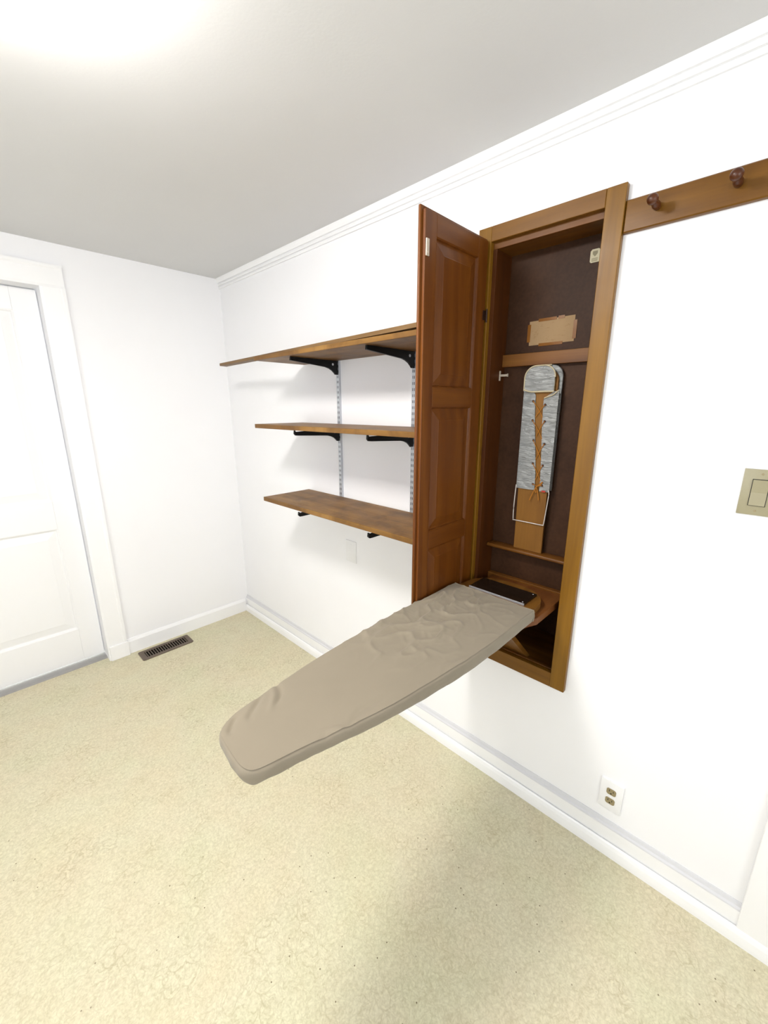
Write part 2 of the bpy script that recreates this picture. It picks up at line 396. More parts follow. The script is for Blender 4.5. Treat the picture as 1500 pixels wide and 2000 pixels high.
def raised(a0, a1, z0, z1, face, back, ovolo, field, rise, low):
    r = []
    def R(i, d): r.append((a0 + i, a1 - i, z0 + i, z1 - i, d))
    R(0, back); R(0, face + 0.001); R(ovolo * 0.4, face + low * 0.25); R(ovolo * 0.75, face + low * 0.85); R(ovolo, face + low)
    R(ovolo + 0.004, face + low); R(field, face + rise + 0.001); R(field + 0.002, face + rise)
    return ring_panel(BM(), r)
for p in panels:
    obj('panel', raised(*p, dy, dy + 0.035, 0.012, 0.055, 0.003, 0.011), M['trim'], door)

# ------------------------------------------------------------------ ironing cabinet
cab = thing('ironing_board_cabinet', (0.0, -2.27, 0.575), 'tall recessed wooden ironing board cabinet with its panelled door standing open', 'cabinet')
T = 0.020
CY0, CY1, CZ0, CZ1 = -2.505, -2.038, 0.577, 2.215
IY0, IY1, IZ0, IZ1 = -2.452, -2.088, 0.636, 2.167
def casing_bd(a, b): return box(BM(), (-T, a[0], a[1]), (0, b[0], b[1]), 0.0018)
obj('casing_stile', casing_bd((CY0, CZ0), (IY0, CZ1)), M['casing_wood'], cab)
obj('casing_stile', casing_bd((IY1, CZ0), (CY1, CZ1)), M['casing_wood'], cab)
obj('casing_rail', casing_bd((IY0, IZ1), (IY1, CZ1)), M['casing_wood_y'], cab)
obj('casing_rail', casing_bd((IY0, CZ0), (IY1, IZ0)), M['casing_wood_y'], cab)
BX = 0.108
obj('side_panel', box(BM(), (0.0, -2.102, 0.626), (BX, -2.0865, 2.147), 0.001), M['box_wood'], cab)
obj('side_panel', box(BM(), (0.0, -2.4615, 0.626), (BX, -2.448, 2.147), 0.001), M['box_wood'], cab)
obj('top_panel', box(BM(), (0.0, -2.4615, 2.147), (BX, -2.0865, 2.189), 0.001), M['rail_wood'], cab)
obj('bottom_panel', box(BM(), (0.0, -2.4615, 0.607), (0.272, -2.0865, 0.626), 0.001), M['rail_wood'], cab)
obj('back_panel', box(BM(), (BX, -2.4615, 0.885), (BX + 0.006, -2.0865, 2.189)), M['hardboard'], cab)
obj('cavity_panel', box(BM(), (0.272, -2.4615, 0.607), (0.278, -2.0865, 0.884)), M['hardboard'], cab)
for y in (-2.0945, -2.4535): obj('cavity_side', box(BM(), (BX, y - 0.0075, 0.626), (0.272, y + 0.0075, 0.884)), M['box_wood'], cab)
obj('batten', box(BM(), (BX - 0.02, -2.448, 1.762), (BX, -2.102, 1.806), 0.0015), M['rail_wood'], cab)
obj('ledge', box(BM(), (BX - 0.052, -2.448, 1.044), (BX, -2.102, 1.058), 0.005, 3), M['rail_wood'], cab, True)
obj('lower_batten', box(BM(), (BX - 0.022, -2.448, 0.885), (BX, -2.102, 0.918), 0.0015), M['rail_wood'], cab)
obj('stop_strip', box(BM(), (0.004, -2.448, 0.626), (0.018, -2.102, 0.638), 0.0015), M['rail_wood'], cab)
# spring clip on the left side panel
bm = BM(); box(bm, (0.070, -2.105, 1.712), (0.079, -2.102, 1.748), 0.0008)
box(bm, (0.0715, -2.135, 1.727), (0.0775, -2.105, 1.735), 0.0008)
box(bm, (0.0705, -2.137, 1.7255), (0.0785, -2.134, 1.7365), 0.0008)
obj('clip', bm, M['hook'], cab)
# door, open at a right angle to the wall; faces -Y
YF = -2.084            # inner face
LX0, LX1, LZ0, LZ1 = -0.388, -0.022, 0.612, 2.178
bm = box(BM(), (LX0, YF + 0.010, LZ0), (LX1, YF + 0.0195, LZ1), 0.003, 3)
dr = obj('door', bm, M['door_wood'], cab, True)
dr['label'] = 'red-brown panelled cabinet door standing open'
FX0, FX1, FZ0, FZ1 = LX0 + 0.011, LX1 - 0.008, LZ0 + 0.011, LZ1 - 0.011
SX0, SX1 = -0.322, -0.088
obj('stile', box(BM(), (FX0, YF, FZ0), (SX0, YF + 0.011, FZ1), 0.0016), M['door_wood'], dr)
obj('stile', box(BM(), (SX1, YF, FZ0), (FX1, YF + 0.011, FZ1), 0.0016), M['door_wood'], dr)
PZ = [(1.678, 2.107), (1.184, 1.614), (0.70, 1.118)]
for a, b in ((FZ0, 0.70), (1.118, 1.184), (1.614, 1.678), (2.107, FZ1)):
    obj('rail', box(BM(), (SX0, YF, a), (SX1, YF + 0.011, b), 0.0016), M['door_wood_x'], dr)
for a, b in PZ:
    obj('panel', raised(SX0, SX1, a, b, YF, YF + 0.0105, 0.006, 0.040, 0.0015, 0.0085), M['door_wood'], dr)
bm = BM(); box(bm, (-0.374, YF - 0.004, 2.046), (-0.360, YF, 2.092), 0.001)
for z in (2.055, 2.083): lathe(bm, [(0.003, 0), (0.003, 0.0015), (0, 0.002)], (-0.367, YF - 0.004, z), (0, -1, 0), 10)
c = obj('catch', bm, M['hook'], dr); c['label'] = 'pale metal catch plate'
for z in (1.932, 0.86):
    bm = BM(); tube(bm, [(-0.0215, YF - 0.003, z - 0.022), (-0.0215, YF - 0.003, z + 0.022)], 0.0035, 10)
    box(bm, (-0.044, YF - 0.0014, z - 0.016), (-0.022, YF, z + 0.016), 0.0004)
    obj('hinge', bm, M['hinge'], dr)

# ------------------------------------------------------------------ ironing board
BC = -2.262            # axis of the board
ib = thing('ironing_board', (0.0, BC, 0.62), 'long fold-down ironing board under a taupe cloth cover, reaching out of the cabinet', 'ironing board')
# left / right outline of the board top, x from heel to nose
LEFT = [(-0.10, -2.108), (-0.20, -2.101), (-0.30, -2.098), (-0.43, -2.097), (-0.56, -2.099), (-0.70, -2.104), (-0.84, -2.113), (-0.95, -2.127), (-1.04, -2.139), (-1.10, -2.150), (-1.138, -2.168)]
NOSE = [(-1.151, -2.184), (-1.157, -2.215), (-1.161, -2.260), (-1.161, -2.293), (-1.154, -2.313), (-1.137, -2.323)]
RIGHT = [(-1.10, -2.331), (-1.02, -2.347), (-0.95, -2.364), (-0.84, -2.386), (-0.72, -2.400), (-0.56, -2.416), (-0.43, -2.421), (-0.30, -2.422), (-0.20, -2.421), (-0.10, -2.416)]
# wooden core with rounded heel
core = [(x, y - 0.006) for x, y in LEFT] + [(x + 0.008, y) for x, y in NOSE] + [(x, y + 0.006) for x, y in RIGHT]
heel = [(-0.058, -2.402), (-0.022, -2.374), (0.004, -2.33), (0.012, -2.265), (0.006, -2.205), (-0.012, -2.157), (-0.055, -2.124)]
loop = [(p.x, p.y) for p in smooth_path([(x, y, 0) for x, y in core + heel], 4, True)]
bm = BM(); prism(bm, loop, 'z', 0.911, 0.934, 0.003)
obj('board', bm, M['board_wood'], ib, True)
bm = BM(); box(bm, (-0.140, -2.376, 0.934), (-0.034, -2.152, 0.9415), 0.001)
pt = obj('iron_rest', bm, M['plate'], ib); pt['label'] = 'dark polished metal plate at the heel of the board'
obj('bright_edge', box(BM(), (-0.1425, -2.377, 0.934), (-0.140, -2.151, 0.942), 0.0006), M['steel'], pt)
for x, y in ((-0.130, -2.366), (-0.046, -2.366)):
    obj('screw', lathe(BM(), [(0.0025, 0), (0.002, 0.0008), (0, 0.001)], (x, y, 0.9415), (0, 0, 1), 10), M['steel'], pt)
bm = BM(); prism(bm, [(0.085, -2.434), (0.085, -2.125), (-0.50, -2.160), (-0.50, -2.37), (-0.25, -2.395), (-0.19, -2.412), (-0.15, -2.432)], 'z', 0.884, 0.911, 0.0025)
obj('support_plank', bm, M['plank_wood'], ib)
bm = BM(); prism(bm, [(0.050, 0.627), (0.026, 0.627), (-0.235, 0.884), (-0.205, 0.884)], 'y', -2.337, -2.205, 0.0015)
obj('brace', bm, M['board_wood'], ib)
# cloth cover: rings from the outline towards the spine for the top, then the drape
def catm(pts, n): return [(p.x, p.y) for p in smooth_path([(a, b, 0) for a, b in pts], n)]
HX = -0.168
outl = [(HX, -2.104)] + LEFT[1:] + NOSE + RIGHT[:-1] + [(HX, -2.422)]
fine = catm(outl, 14)
# resample evenly
acc = [0.0]
for a, b in zip(fine, fine[1:]): acc.append(acc[-1] + math.hypot(b[0] - a[0], b[1] - a[1]))
NK = 460; rs = []; q = 0
for i in range(NK + 1):
    d = acc[-1] * i / NK
    while q < len(acc) - 2 and acc[q + 1] < d: q += 1
    f = (d - acc[q]) / max(1e-9, acc[q + 1] - acc[q])
    rs.append((fine[q][0] + (fine[q + 1][0] - fine[q][0]) * f, fine[q][1] + (fine[q + 1][1] - fine[q][1]) * f))
ZT = 0.9425
def ss(a, b, x):
    x = max(0.0, min(1.0, (x - a) / (b - a))); return x * x * (3 - 2 * x)
def fold(x, y, cx, cy, ang, ln, wd, h):
    dx, dy_ = x - cx, y - cy; c, s = math.cos(ang), math.sin(ang)
    u = dx * c + dy_ * s; v = -dx * s + dy_ * c
    v += 0.010 * math.sin(u * 40 + cx * 30)
    return h * math.exp(-(v / wd) ** 2) * math.exp(-(u / ln) ** 4)
FOLDS = [(-0.36, -2.16, 1.25, 0.07, 0.006, 0.0042), (-0.40, -2.20, 1.9, 0.06, 0.006, 0.0036), (-0.46, -2.17, 1.0, 0.08, 0.007, 0.0040),
         (-0.33, -2.25, 1.1, 0.10, 0.006, 0.0030), (-0.52, -2.21, 2.2, 0.09, 0.006, 0.0038), (-0.50, -2.15, 0.7, 0.06, 0.006, 0.0034),
         (-0.60, -2.20, 1.3, 0.10, 0.007, 0.0038), (-0.68, -2.16, 0.9, 0.08, 0.007, 0.0040), (-0.28, -2.18, 1.4, 0.08, 0.005, 0.0030),
         (-0.72, -2.14, 1.9, 0.05, 0.007, 0.0030), (-0.27, -2.30, 1.7, 0.10, 0.006, 0.0022), (-0.44, -2.27, 0.35, 0.09, 0.006, 0.0024),
         (-0.23, -2.26, 1.5, 0.12, 0.005, 0.0030), (-0.58, -2.27, 0.5, 0.07, 0.006, 0.0026),
         (-1.06, -2.165, 1.0, 0.035, 0.007, -0.0055), (-1.00, -2.155, 1.1, 0.04, 0.007, -0.0055), (-1.12, -2.185, 0.6, 0.022, 0.006, -0.005),
         (-1.02, -2.165, 1.2, 0.045, 0.008, 0.0030), (-0.92, -2.36, 0.12, 0.10, 0.009, -0.0025), (-1.02, -2.35, 0.6, 0.035, 0.008, -0.003), (-0.98, -2.355, 2.4, 0.03, 0.007, 0.003)]
def ztop(x, y):
    z = 0.0
    for f in FOLDS: z += fold(x, y, *f) * (0.45 if f[0] > -0.8 else 1.1)
    wx, wy = x + 0.02 * noise.noise(Vector((x * 14, y * 14, 8))), y + 0.02 * noise.noise(Vector((x * 14, y * 14, 12)))
    rg = 1 - abs(noise.noise(Vector((wx * 10 + wy * 9, wy * 15 - wx * 6, 6.0)))) * 2.2
    mk = ss(-0.80, -0.60, x) * (0.35 + 0.65 * ss(-2.36, -2.24, y)) * (1 - 0.5 * ss(-0.24, -0.18, x))
    z += mk * 0.0085 * max(0.0, rg) ** 3
    rg2 = 1 - abs(noise.noise(Vector((wx * 30 + 5, wy * 24 + wx * 12, 2.0)))) * 2.2
    z += mk * 0.0012 * max(0.0, rg2) ** 3
    z += 0.0012 * noise.noise(Vector((x * 9, y * 9, 0.3))) + 0.0006 * noise.noise(Vector((x * 30, y * 30, 3)))
    return z
bm = BM(); NT_ = 44; grid = []
nrm = []
for i in range(NK + 1):
    a, b = rs[max(0, i - 2)], rs[min(NK, i + 2)]
    tx, ty = b[0] - a[0], b[1] - a[1]; L = math.hypot(tx, ty)
    nx, ny = ty / L, -tx / L
    # outward: away from the axis
    if nx * (rs[i][0] + 0.6) + ny * (rs[i][1] - BC) * 4 < 0: nx, ny = -nx, -ny
    nrm.append((nx, ny))
SIDE = [(-0.006, -0.040), (-0.002, -0.037), (0.001, -0.033), (0.0030, -0.028), (0.0045, -0.023), (0.0050, -0.018), (0.0046, -0.013), (0.0036, -0.008), (0.0016, -0.0042), (-0.0015, -0.0014)]
for i in range(NK + 1):
    x, y = rs[i]; nx, ny = nrm[i]; col = []
    s = acc[-1] * i / NK
    wav = noise.noise(Vector((s * 13, 1.7, 0))); wav2 = noise.noise(Vector((s * 34, 5.1, 0)))
    gat = ss(-0.75, -1.05, x)
    for k, (o, h) in enumerate(SIDE):
        dep = max(0.0, 1 - k / 7.0)
        hh = h + dep * (0.007 * wav + 0.004 * wav2 * (0.4 + gat)) + (0.012 * dep * ss(-0.95, -0.5, x) * (-0.9))
        oo = o + 0.0028 * wav2 * (0.3 + gat) * (1 - abs(k - 4) / 6) + 0.003 * wav * dep
        col.append(bm.verts.new((x + nx * oo, y + ny * oo, ZT + hh + ztop(x, y) * (1 - dep) * 0.8)))
    sx = max(-1.075, min(HX, x * 0.995)); sy = BC
    if i == 0 or i == NK: sx = HX
    sx = min(HX, sx if x < HX - 0.002 else HX)
    for j in range(NT_ + 1):
        f = j / NT_
        f0 = (0.004 + 0.996 * f)
        px = x + (sx - x) * f0; py = y + (sy - y) * f0
        e = (1 - f)
        dome = 0.0006 * (1 - e * e)
        col.append(bm.verts.new((px, py, ZT + dome + ztop(px, py) * (0.8 + 0.2 * f))))
    grid.append(col)
for i in range(NK):
    a, b = grid[i], grid[i + 1]
    for k in range(len(a) - 1): bm.faces.new((a[k], a[k + 1], b[k + 1], b[k]))
bmesh.ops.remove_doubles(bm, verts=bm.verts, dist=0.0006)
cover = obj('cover', bm, M['cover'], ib, True, 70)
cover['label'] = 'taupe cotton cover with wrinkles near the heel'
# sewn hem at the heel end of the cover
hp = []
for j in range(41):
    y = -2.104 + (-2.422 + 2.104) * j / 40
    hp.append((HX + 0.001 + 0.002 * math.sin(j * 0.5), y, ZT - 0.001 + ztop(HX, y)))
hp = [(HX, -2.1005, ZT - 0.034), (HX, -2.0995, ZT - 0.02), (HX, -2.101, ZT - 0.006)] + hp + [(HX, -2.4255, ZT - 0.006), (HX, -2.427, ZT - 0.02), (HX - 0.006, -2.427, ZT - 0.036)]
obj('hem', tube(BM(), hp, 0.0026, 8), M['cover'], cover, True)

# ------------------------------------------------------------------ sleeve board in the cabinet
sl = thing('sleeve_board', (0.075, -2.27, 1.058), 'small wooden sleeve board with laced silver cloth pad hanging inside the cabinet', 'sleeve board')
SY0, SY1 = -2.333, -2.210
def round_top(y0, y1, zb, zt, r, n=7):
    p = [(y0, zb)]
    for k in range(n + 1):
        a = math.pi - (math.pi / 2) * k / n
        p.append((y0 + r + r * math.cos(a), zt - r + r * math.sin(a)))
    for k in range(n + 1):
        a = math.pi / 2 - (math.pi / 2) * k / n
        p.append((y1 - r + r * math.cos(a), zt - r + r * math.sin(a)))
    p.append((y1, zb)); return p
bm = BM(); prism(bm, round_top(SY0 + 0.004, SY1 - 0.004, 1.0585, 1.742, 0.035), 'x', 0.078, 0.088, 0.0015)
obj('board', bm, M['sleeve_wood'], sl)
# padded body behind, seen at the right side
bm = BM(); prism(bm, round_top(SY0 - 0.006, SY1 + 0.002, 1.308, 1.760, 0.04), 'x', 0.0885, 0.1, 0.004)
obj('pad', bm, M['silver'], sl, True)
def rumple(poly_fn, ny, nz, amp, seed, x0):
    """cloth sheet over (u,v) in 0..1, poly_fn gives y,z"""
    bm = BM(); g = []
    for i in range(ny + 1):
        c = []
        for j in range(nz + 1):
            y, z = poly_fn(i / ny, j / nz)
            d = amp * (noise.noise(Vector((y * 30, z * 95, seed))) + 0.6 * noise.noise(Vector((y * 60, z * 200, seed + 4))))
            e = min(i, ny - i) / ny * 2
            c.append(bm.verts.new((x0 + d * (0.35 + 0.65 * min(1, e * 2)), y, z)))
        g.append(c)
    for i in range(ny):
        for j in range(nz): bm.faces.new((g[i][j], g[i + 1][j], g[i + 1][j + 1], g[i][j + 1]))
    ret = bmesh.ops.extrude_face_region(bm, geom=bm.faces[:])
    for v in [e for e in ret['geom'] if isinstance(e, bmesh.types.BMVert)]: v.co.x += 0.0022
    return bm
def lerp(a, b, t): return a + (b - a) * t
# left flap: outer edge at SY1 side, inner edge follows the laced gap
def gapL(z): return lerp(-2.281, -2.254, ss(1.31, 1.66, z)) if z < 1.655 else lerp(-2.254, -2.246, (z - 1.655) / 0.012)
def gapR(z): return lerp(-2.300, -2.285, ss(1.31, 1.64, z)) if z < 1.645 else lerp(-2.285, -2.317, min(1, (z - 1.645) / 0.02))
def fL(u, v): z = lerp(1.306, 1.668, v); return lerp(SY1 + 0.003, gapL(z), u), z
def fR(u, v): z = lerp(1.304, 1.668, v); return lerp(gapR(z), SY0 - 0.005, u), z
obj('flap', rumple(fL, 16, 90, 0.0026, 2.0, 0.0735), M['silver'], sl, True)
obj('flap', rumple(fR, 12, 90, 0.0024, 9.0, 0.0735), M['silver'], sl, True)
cap_p = round_top(SY0 + 0.012, SY1 + 0.002, 1.668, 1.758, 0.042, 8)
def fcap(u, v):
    # v from bottom edge up, u across; clip to the rounded top
    z = lerp(1.668, 1.757, v)
    k = max(0.0, (z - 1.716) / 0.042); ins = 0.042 * (1 - math.sqrt(max(0.0, 1 - k * k)))
    return lerp(SY1 + 0.002 - ins, SY0 + 0.012 + ins, u), z
obj('toe_pocket', rumple(fcap, 20, 26, 0.0030, 5.5, 0.070), M['silver'], sl, True)
P1 = [(0.0695, y, z) for y, z in round_top(SY0 + 0.012, SY1 + 0.002, 1.672, 1.758, 0.042, 8)]
obj('piping', tube(BM(), P1, 0.0022, 8), M['piping'], sl, True)
P2 = smooth_path([(0.0695, SY1 + 0.002, 1.676), (0.0685, -2.235, 1.668), (0.0685, -2.27, 1.668), (0.0685, -2.30, 1.668), (0.0695, SY0 + 0.012, 1.668)], 6)
obj('piping', tube(BM(), P2, 0.0028, 8), M['piping'], sl, True)
P3 = [(0.083, y, z) for y, z in round_top(SY0 - 0.006, SY1 + 0.003, 1.66, 1.759, 0.04, 8)]
obj('piping', tube(BM(), P3[9:], 0.0024, 8), M['piping'], sl, True)
P3 = smooth_path([(0.0715, SY0 - 0.004, 1.672), (0.071, -2.318, 1.656), (0.071, -2.300, 1.650), (0.071, -2.288, 1.645)], 6)
obj('piping', tube(BM(), P3, 0.0022, 8), M['piping'], sl, True)
EL = [(-2.247, 1.635), (-2.251, 1.566), (-2.261, 1.493), (-2.267, 1.407), (-2.274, 1.329)]
ER = [(-2.293, 1.622), (-2.297, 1.563), (-2.304, 1.482), (-2.305, 1.403), (-2.310, 1.327)]
for y, z in EL + ER:
    obj('eyelet', lathe(BM(), [(0.0042, 0), (0.0042, 0.002), (0.003, 0.003), (0.0014, 0.002), (0, 0.0018)], (0.0725, y, z), (-1, 0, 0), 12), M['eyelet'], sl, True)
for i in range(5):
    for A, B in ((EL, ER), (ER, EL)):
        y0, z0 = A[i]
        if i < 4: y1, z1 = (lerp(y0, B[i + 1][0], 0.80), lerp(z0, B[i + 1][1], 0.80))
        else: y1, z1 = -2.289, 1.322
        ym = lerp(y0, y1, 0.5)
        pth = smooth_path([(0.0700, y0, z0), (0.0715, ym, lerp(z0, z1, 0.45)), (0.0745, y1, z1)], 5)
        obj('lace', tube(BM(), pth, 0.0014, 6), M['lace'], sl, True)
for pts in ([(-2.289, 1.322), (-2.280, 1.300), (-2.267, 1.265)], [(-2.289, 1.322), (-2.297, 1.300), (-2.303, 1.270)], [(-2.289, 1.322), (-2.300, 1.330), (-2.312, 1.342), (-2.306, 1.330), (-2.289, 1.320)], [(-2.289, 1.322), (-2.286, 1.308), (-2.290, 1.298), (-2.293, 1.308), (-2.289, 1.322)]):
    obj('lace_end', tube(BM(), smooth_path([(0.0700 - 0.0006 * k, y, z) for k, (y, z) in enumerate(pts)], 5), 0.0017, 6), M['lace'], sl, True)
wp = [(0.0735, -2.2065, 1.318), (0.0720, -2.2045, 1.240), (0.0720, -2.2055, 1.180), (0.0720, -2.211, 1.1755), (0.0720, -2.268, 1.1755), (0.0720, -2.323, 1.1755), (0.0720, -2.330, 1.181), (0.0720, -2.335, 1.240), (0.0720, -2.339, 1.298), (0.0735, -2.334, 1.312)]
obj('wire_loop', tube(BM(), smooth_path(wp, 6), 0.0019, 8), M['wire'], sl, True)
bm = BM(); box(bm, (0.0705, -2.325, 1.303), (0.0715, -2.310, 1.309), 0.0003)
obj('cloth_tag', bm, M['red'], sl)

# paper note taped to the cabinet back, and the sticker
nt = thing('paper_note', (BX, -2.273, 1.83), 'yellowed paper slip taped to the brown back of the cabinet above the batten', 'note')
bm = BM(); prism(bm, [(-2.356, 1.834), (-2.353, 1.918), (-2.192, 1.915), (-2.195, 1.833)], 'x', BX - 0.0012, BX)
obj('paper', bm, M['paper'], nt)
for (a, b) in (((-2.290, 1.911), (-2.225, 1.921)), ((-2.318, 1.912), (-2.296, 1.922)), ((-2.318, 1.828), (-2.232, 1.838)), ((-2.198, 1.845), (-2.186, 1.905)), ((-2.362, 1.842), (-2.350, 1.902))):
    obj('tape', box(BM(), (BX - 0.0020, a[0], a[1]), (BX - 0.0012, b[0], b[1]), 0.0002), M['tape'], nt)
stt = thing('sticker', (BX, -2.395, 2.066), 'small cream sticker near the top right of the cabinet back', 'sticker')
bm = BM(); prism(bm, [(-2.409, 2.067), (-2.409, 2.102), (-2.405, 2.106), (-2.385, 2.106), (-2.380, 2.101), (-2.380, 2.071), (-2.384, 2.067)], 'x', BX - 0.0008, BX)
obj('backing', bm, M['sticker'], stt)
bm = BM(); prism(bm, [(-2.402, 2.100), (-2.387, 2.100), (-2.387, 2.092), (-2.3945, 2.084), (-2.402, 2.092)], 'x', BX - 0.0012, BX - 0.0008)
obj('emblem', bm, M['ink'], stt)
for z in (2.071, 2.0745, 2.078):
    obj('print_line', box(BM(), (BX - 0.0012, -2.404, z), (BX - 0.0008, -2.385, z + 0.0018)), M['ink'], stt)

# ------------------------------------------------------------------ shelves
STD = [-1.233, -1.742]
SHX = -0.318
def shelf(y0, y1, zl, zr, th, label, x1=-0.016):
    bm = BM(); box(bm, (SHX, y1, 0), (x1, y0, th), 0.0022)
    for v in bm.verts: v.co.z += lerp(zl, zr, (v.co.y - y0) / (y1 - y0))
    return tag(obj('shelf_board', bm, M['shelf_wood']), label, 'shelf', 'wooden shelves on the black brackets')
S_TOP = (-0.95, -2.028, 1.838, 1.842, 0.019)
S_MID = (-0.908, -2.028, 1.505, 1.509, 0.021)
S_LOW = (-0.943, -2.028, 1.116, 1.116, 0.022)
shelf(*S_TOP, 'highest wooden shelf board, seen from below, carrying a loose strip')
shelf(*S_MID, 'middle wooden shelf board of the three, near eye level')
shelf(*S_LOW, 'lowest wooden shelf board, stained top with dark knots')
# loose strip on the top shelf, lying askew and reaching past its left end
a = Vector((-0.318, -2.02, 0)); b = Vector((-0.235, -0.39, 0)); d = (b - a).normalized(); n = Vector((-d.y, d.x, 0))
if n.x < 0: n = -n
zs = lambda p: lerp(1.8585, 1.8675, (p.y + 0.95) / -1.07)
bm = BM(); vs = []
for p in (a, b, b + n * 0.05 + d * 0.02, a + n * 0.05):
    vs.append(p)
lo = [bm.verts.new((p.x, p.y, zs(p))) for p in vs]; hi = [bm.verts.new((p.x, p.y, zs(p) + 0.0145)) for p in vs]
bm.faces.new(lo); bm.faces.new(hi)
for k in range(4): bm.faces.new((lo[k], lo[(k + 1) % 4], hi[(k + 1) % 4], hi[k]))
tag(obj('wood_strip', bm, M['strip_wood']), 'long thin pale wood strip lying askew on the highest shelf, past its left end', 'wood strip')
# slotted standards
for y, lab in zip(STD, ('slotted grey metal wall standard nearer the back wall', 'slotted grey metal wall standard beside the open cabinet door')):
    st = thing('shelf_standard', (0, y, 1.0), lab, 'shelf standard', 'slotted metal wall standards')
    bm = BM(); box(bm, (-0.0125, y - 0.0105, 1.005), (0, y - 0.0085, 1.868)); box(bm, (-0.0125, y + 0.0085, 1.005), (0, y + 0.0105, 1.868))
    box(bm, (-0.0125, y - 0.0085, 1.005), (-0.0105, y + 0.0085, 1.868))
    obj('channel', bm, M['steel'], st)
    # punched slots, two columns; too small to pick apart one by one
    bm = BM(); z = 1.02
    while z < 1.86:
        for dy_ in (-0.0045, 0.0045): box(bm, (-0.0127, y + dy_ - 0.0015, z), (-0.0125, y + dy_ + 0.0015, z + 0.012))
        z += 0.0254
    s_ = obj('slots', bm, M['slot'], st); s_['kind'] = 'stuff'
# brackets
def bracket(y, ztop, lab, h=0.066, ln=0.292, droop=0.0):
    br = thing('shelf_bracket', (-0.02, y, ztop - h), lab, 'shelf bracket', 'black shelf brackets')
    p = [(-0.0135, ztop), (-ln + 0.006, ztop), (-ln + 0.004, ztop + 0.008), (-ln, ztop + 0.008), (-ln - 0.002, ztop - 0.008), (-ln + 0.006, ztop - 0.0165), (-ln + 0.02, ztop - 0.018)]
    p += [(-0.135, ztop - 0.029), (-0.09, ztop - 0.033), (-0.066, ztop - 0.038), (-0.047, ztop - 0.047), (-0.035, ztop - 0.057), (-0.028, ztop - h), (-0.0135, ztop - h)]
    dz = lambda x: -droop * (-x - 0.0135) / ln - (0.0082 if droop == 0 else 0) * (1 if x < -ln + 0.005 else 0)
    p = [(x, z + dz(x)) for x, z in p]
    bm = BM(); prism(bm, p, 'y', y - 0.005, y + 0.005, 0.0008)
    obj('arm', bm, M['black'], br)
    bm = BM(); lathe(bm, [(0.006, 0), (0.006, 0.001), (0.004, 0.002), (0, 0.002)], (-0.046, y - 0.005, ztop - 0.018 - droop * 0.1), (0, -1, 0), 12)
    obj('rivet', bm, M['steel'], br)
    return br
SN = ('highest', 'middle', 'lowest')
for s_, nm, dr_ in zip((S_TOP, S_MID, S_LOW), SN, (0.0, 0.010, 0.026)):
    for y, side in zip(STD, ('nearer the back wall', 'beside the cabinet door')):
        zt = lerp(s_[2], s_[3], (y - s_[0]) / (s_[1] - s_[0])) - 0.0008
        bracket(y, zt, 'black metal bracket under the %s shelf, %s' % (nm, side), 0.066, 0.292, dr_)

# ------------------------------------------------------------------ peg rail
pr = thing('peg_rail', (0, -2.78, 2.09), 'golden wooden peg rail with turned pegs running right from the cabinet', 'peg rail')
bm = BM(); box(bm, (-0.017, -3.06, 2.089), (0, -2.506, 2.171))
ed = [e for e in bm.edges if all(v.co.x < -0.01 for v in e.verts)]
bmesh.ops.bevel(bm, geom=ed, offset=0.0075, segments=3, affect='EDGES', profile=0.6)
obj('rail', bm, M['casing_wood_y'], pr, True, 30)
for y in (-2.585, -2.752, -2.919):
    pp = [(0.0085, -0.001), (0.0088, 0.002), (0.0100, 0.008), (0.0106, 0.015), (0.0095, 0.023), (0.0066, 0.031), (0.0054, 0.037), (0.0056, 0.041), (0.0085, 0.0435), (0.0120, 0.047), (0.0135, 0.052), (0.0128, 0.058), (0.0095, 0.0625), (0.0045, 0.065), (0, 0.0655)]
    obj('peg', lathe(BM(), pp, (-0.0165, y, 2.132), (-1, 0, 0.04), 20), M['peg_wood'], pr, True)

# ------------------------------------------------------------------ wall plates
def plate(y0, y1, z0, z1, x=-0.0055):
    bm = BM(); box(bm, (x, y0, z0), (0, y1, z1))
    ed = [e for e in bm.edges if all(v.co.x < x / 2 for v in e.verts)]
    bmesh.ops.bevel(bm, geom=ed, offset=0.0035, segments=2, affect='EDGES', profile=0.6)
    return bm
o = thing('power_outlet', (0, -2.7065, 0.18), 'white outlet plate with two tan sockets low on the wall above the baseboard', 'outlet')
obj('plate', plate(-2.744, -2.669, 0.180, 0.304, -0.007), M['white_plastic'], o, True, 30)
for z in (0.262, 0.222):
    pts = []
    for k in range(28):
        a_ = 2 * math.pi * k / 28
        pts.append((-2.7065 + max(-0.0155, min(0.0155, 0.0175 * math.cos(a_))) * 1.0, z + max(-0.0125, min(0.0125, 0.0165 * math.sin(a_)))))
    sk = obj('socket', prism(BM(), pts, 'x', -0.0088, -0.007, 0.0005), M['almond2'], o)
    bm = BM(); box(bm, (-0.0091, -2.7065 + 0.0055, z + 0.000), (-0.0088, -2.7065 + 0.0075, z + 0.008)); box(bm, (-0.0091, -2.7065 - 0.0075, z + 0.000), (-0.0088, -2.7065 - 0.0055, z + 0.007))
    lathe(bm, [(0.0026, 0), (0.0026, 0.0003)], (-0.0088, -2.7065, z - 0.0065), (-1, 0, 0), 12)
    obj('slots', bm, M['slot'], sk)
obj('screw', lathe(BM(), [(0.0028, 0), (0.0025, 0.0008), (0, 0.001)], (-0.007, -2.7065, 0.242), (-1, 0, 0), 12), M['white_plastic'], o)
o = thing('light_switch', (0, -2.913, 1.34), 'tan rocker light switch at the right picture edge', 'switch')
obj('plate', plate(-2.951, -2.876, 1.338, 1.459, -0.006), M['almond'], o, True, 30)
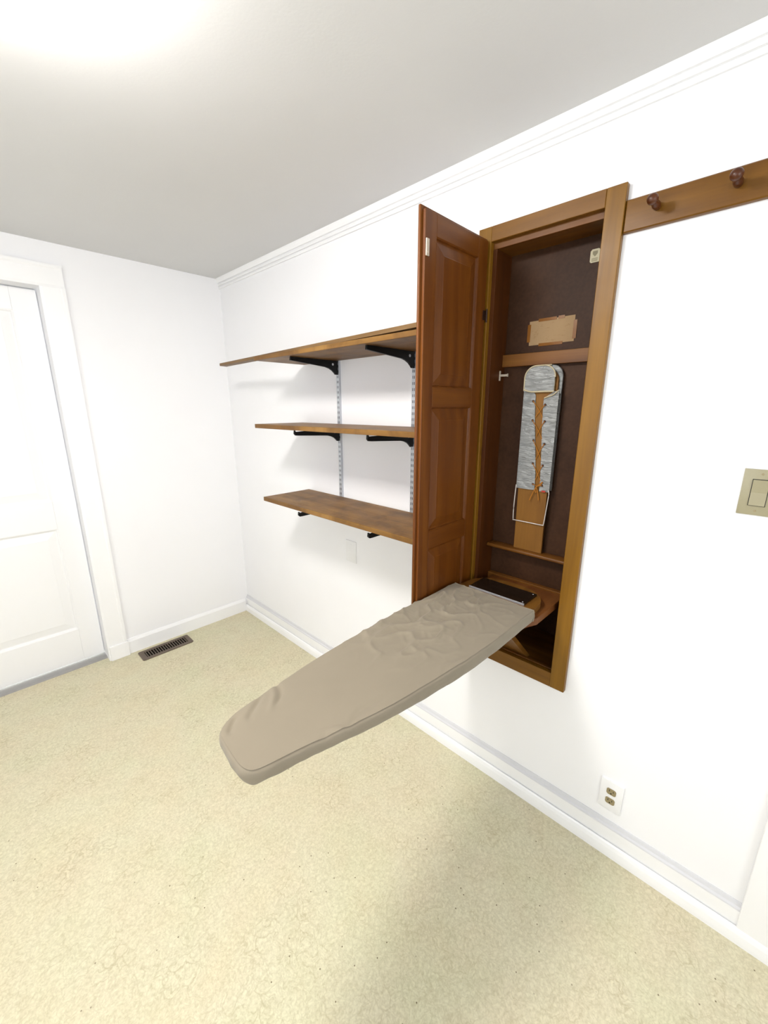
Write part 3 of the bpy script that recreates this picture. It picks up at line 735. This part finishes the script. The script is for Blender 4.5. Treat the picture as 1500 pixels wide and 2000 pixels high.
obj('recess', box(BM(), (-0.0064, -2.9305, 1.3635), (-0.006, -2.8955, 1.4335)), M['slot'], o)
bm = BM(); prism(bm, [(-0.0064, 1.3650), (-0.0105, 1.3650), (-0.0085, 1.3985), (-0.0120, 1.4320), (-0.0064, 1.4320)], 'y', -2.9292, -2.8970, 0.0005)
obj('rocker', bm, M['almond'], o)
for z in (1.447, 1.350):
    obj('screw', lathe(BM(), [(0.003, 0), (0.0026, 0.001), (0, 0.0012)], (-0.006, -2.913, z), (-1, 0, 0), 12), M['almond2'], o)
o = thing('blank_wall_plate', (0, -1.298, 0.766), 'plain white blank wall plate under the lowest shelf', 'wall plate')
obj('plate', plate(-1.340, -1.256, 0.766, 0.891, -0.005), M['white_plastic'], o, True, 30)
for z in (0.788, 0.869):
    obj('screw', lathe(BM(), [(0.003, 0), (0.0026, 0.001), (0, 0.0012)], (-0.005, -1.298, z), (-1, 0, 0), 12), M['white_plastic'], o)

# ------------------------------------------------------------------ floor register
VX0, VX1, VY0, VY1 = -0.836, -0.513, -0.172, -0.046
o = thing('floor_vent', ((VX0 + VX1) / 2, (VY0 + VY1) / 2, 0), 'brown metal floor vent with dark slots by the back wall', 'vent')
hx0, hx1, hy0, hy1 = VX0 + 0.032, VX1 - 0.028, VY0 + 0.026, VY1 - 0.024
bm = BM()
box(bm, (VX0, VY0, 0), (hx0, VY1, 0.005)); box(bm, (hx1, VY0, 0), (VX1, VY1, 0.005)); box(bm, (hx0, VY0, 0), (hx1, hy0, 0.005)); box(bm, (hx0, hy1, 0), (hx1, VY1, 0.005))
bmesh.ops.remove_doubles(bm, verts=bm.verts, dist=1e-5)
ed = [e for e in bm.edges if abs(e.verts[0].co.z - e.verts[1].co.z) > 0.001 and all(v.co.x in (VX0, VX1) or abs(v.co.x - VX0) < 1e-5 or abs(v.co.x - VX1) < 1e-5 for v in e.verts)]
bmesh.ops.bevel(bm, geom=ed, offset=0.012, segments=3, affect='EDGES', profile=0.5)
obj('frame', bm, M['vent'], o)
obj('pan', box(BM(), (hx0, hy0, 0), (hx1, hy1, 0.0008)), M['pit'], o)
NS = 17
for k in range(NS):
    x = hx0 + (hx1 - hx0) * (k + 0.5) / NS
    obj('slat', box(BM(), (x - 0.0028, hy0, 0.001), (x + 0.0028, hy1, 0.0046)), M['vent'], o)

# ------------------------------------------------------------------ ceiling lamp (above the picture's top edge)
lp = thing('ceiling_lamp', (LAMP_POS[0], LAMP_POS[1], H - 0.1), 'round white flush ceiling lamp just above the picture', 'lamp')
obj('base_ring', lathe(BM(), [(0.0, 0), (0.195, 0), (0.2, -0.006), (0.2, -0.018), (0.192, -0.02), (0, -0.02)], (LAMP_POS[0], LAMP_POS[1], H), (0, 0, 1), 40), M['trim'], lp, True)
obj('glass_dome', lathe(BM(), [(0.190, -0.020), (0.190, -0.035), (0.180, -0.055), (0.155, -0.073), (0.115, -0.088), (0.065, -0.097), (0.0, -0.1)], (LAMP_POS[0], LAMP_POS[1], H), (0, 0, 1), 40), M['lamp'], lp, True)
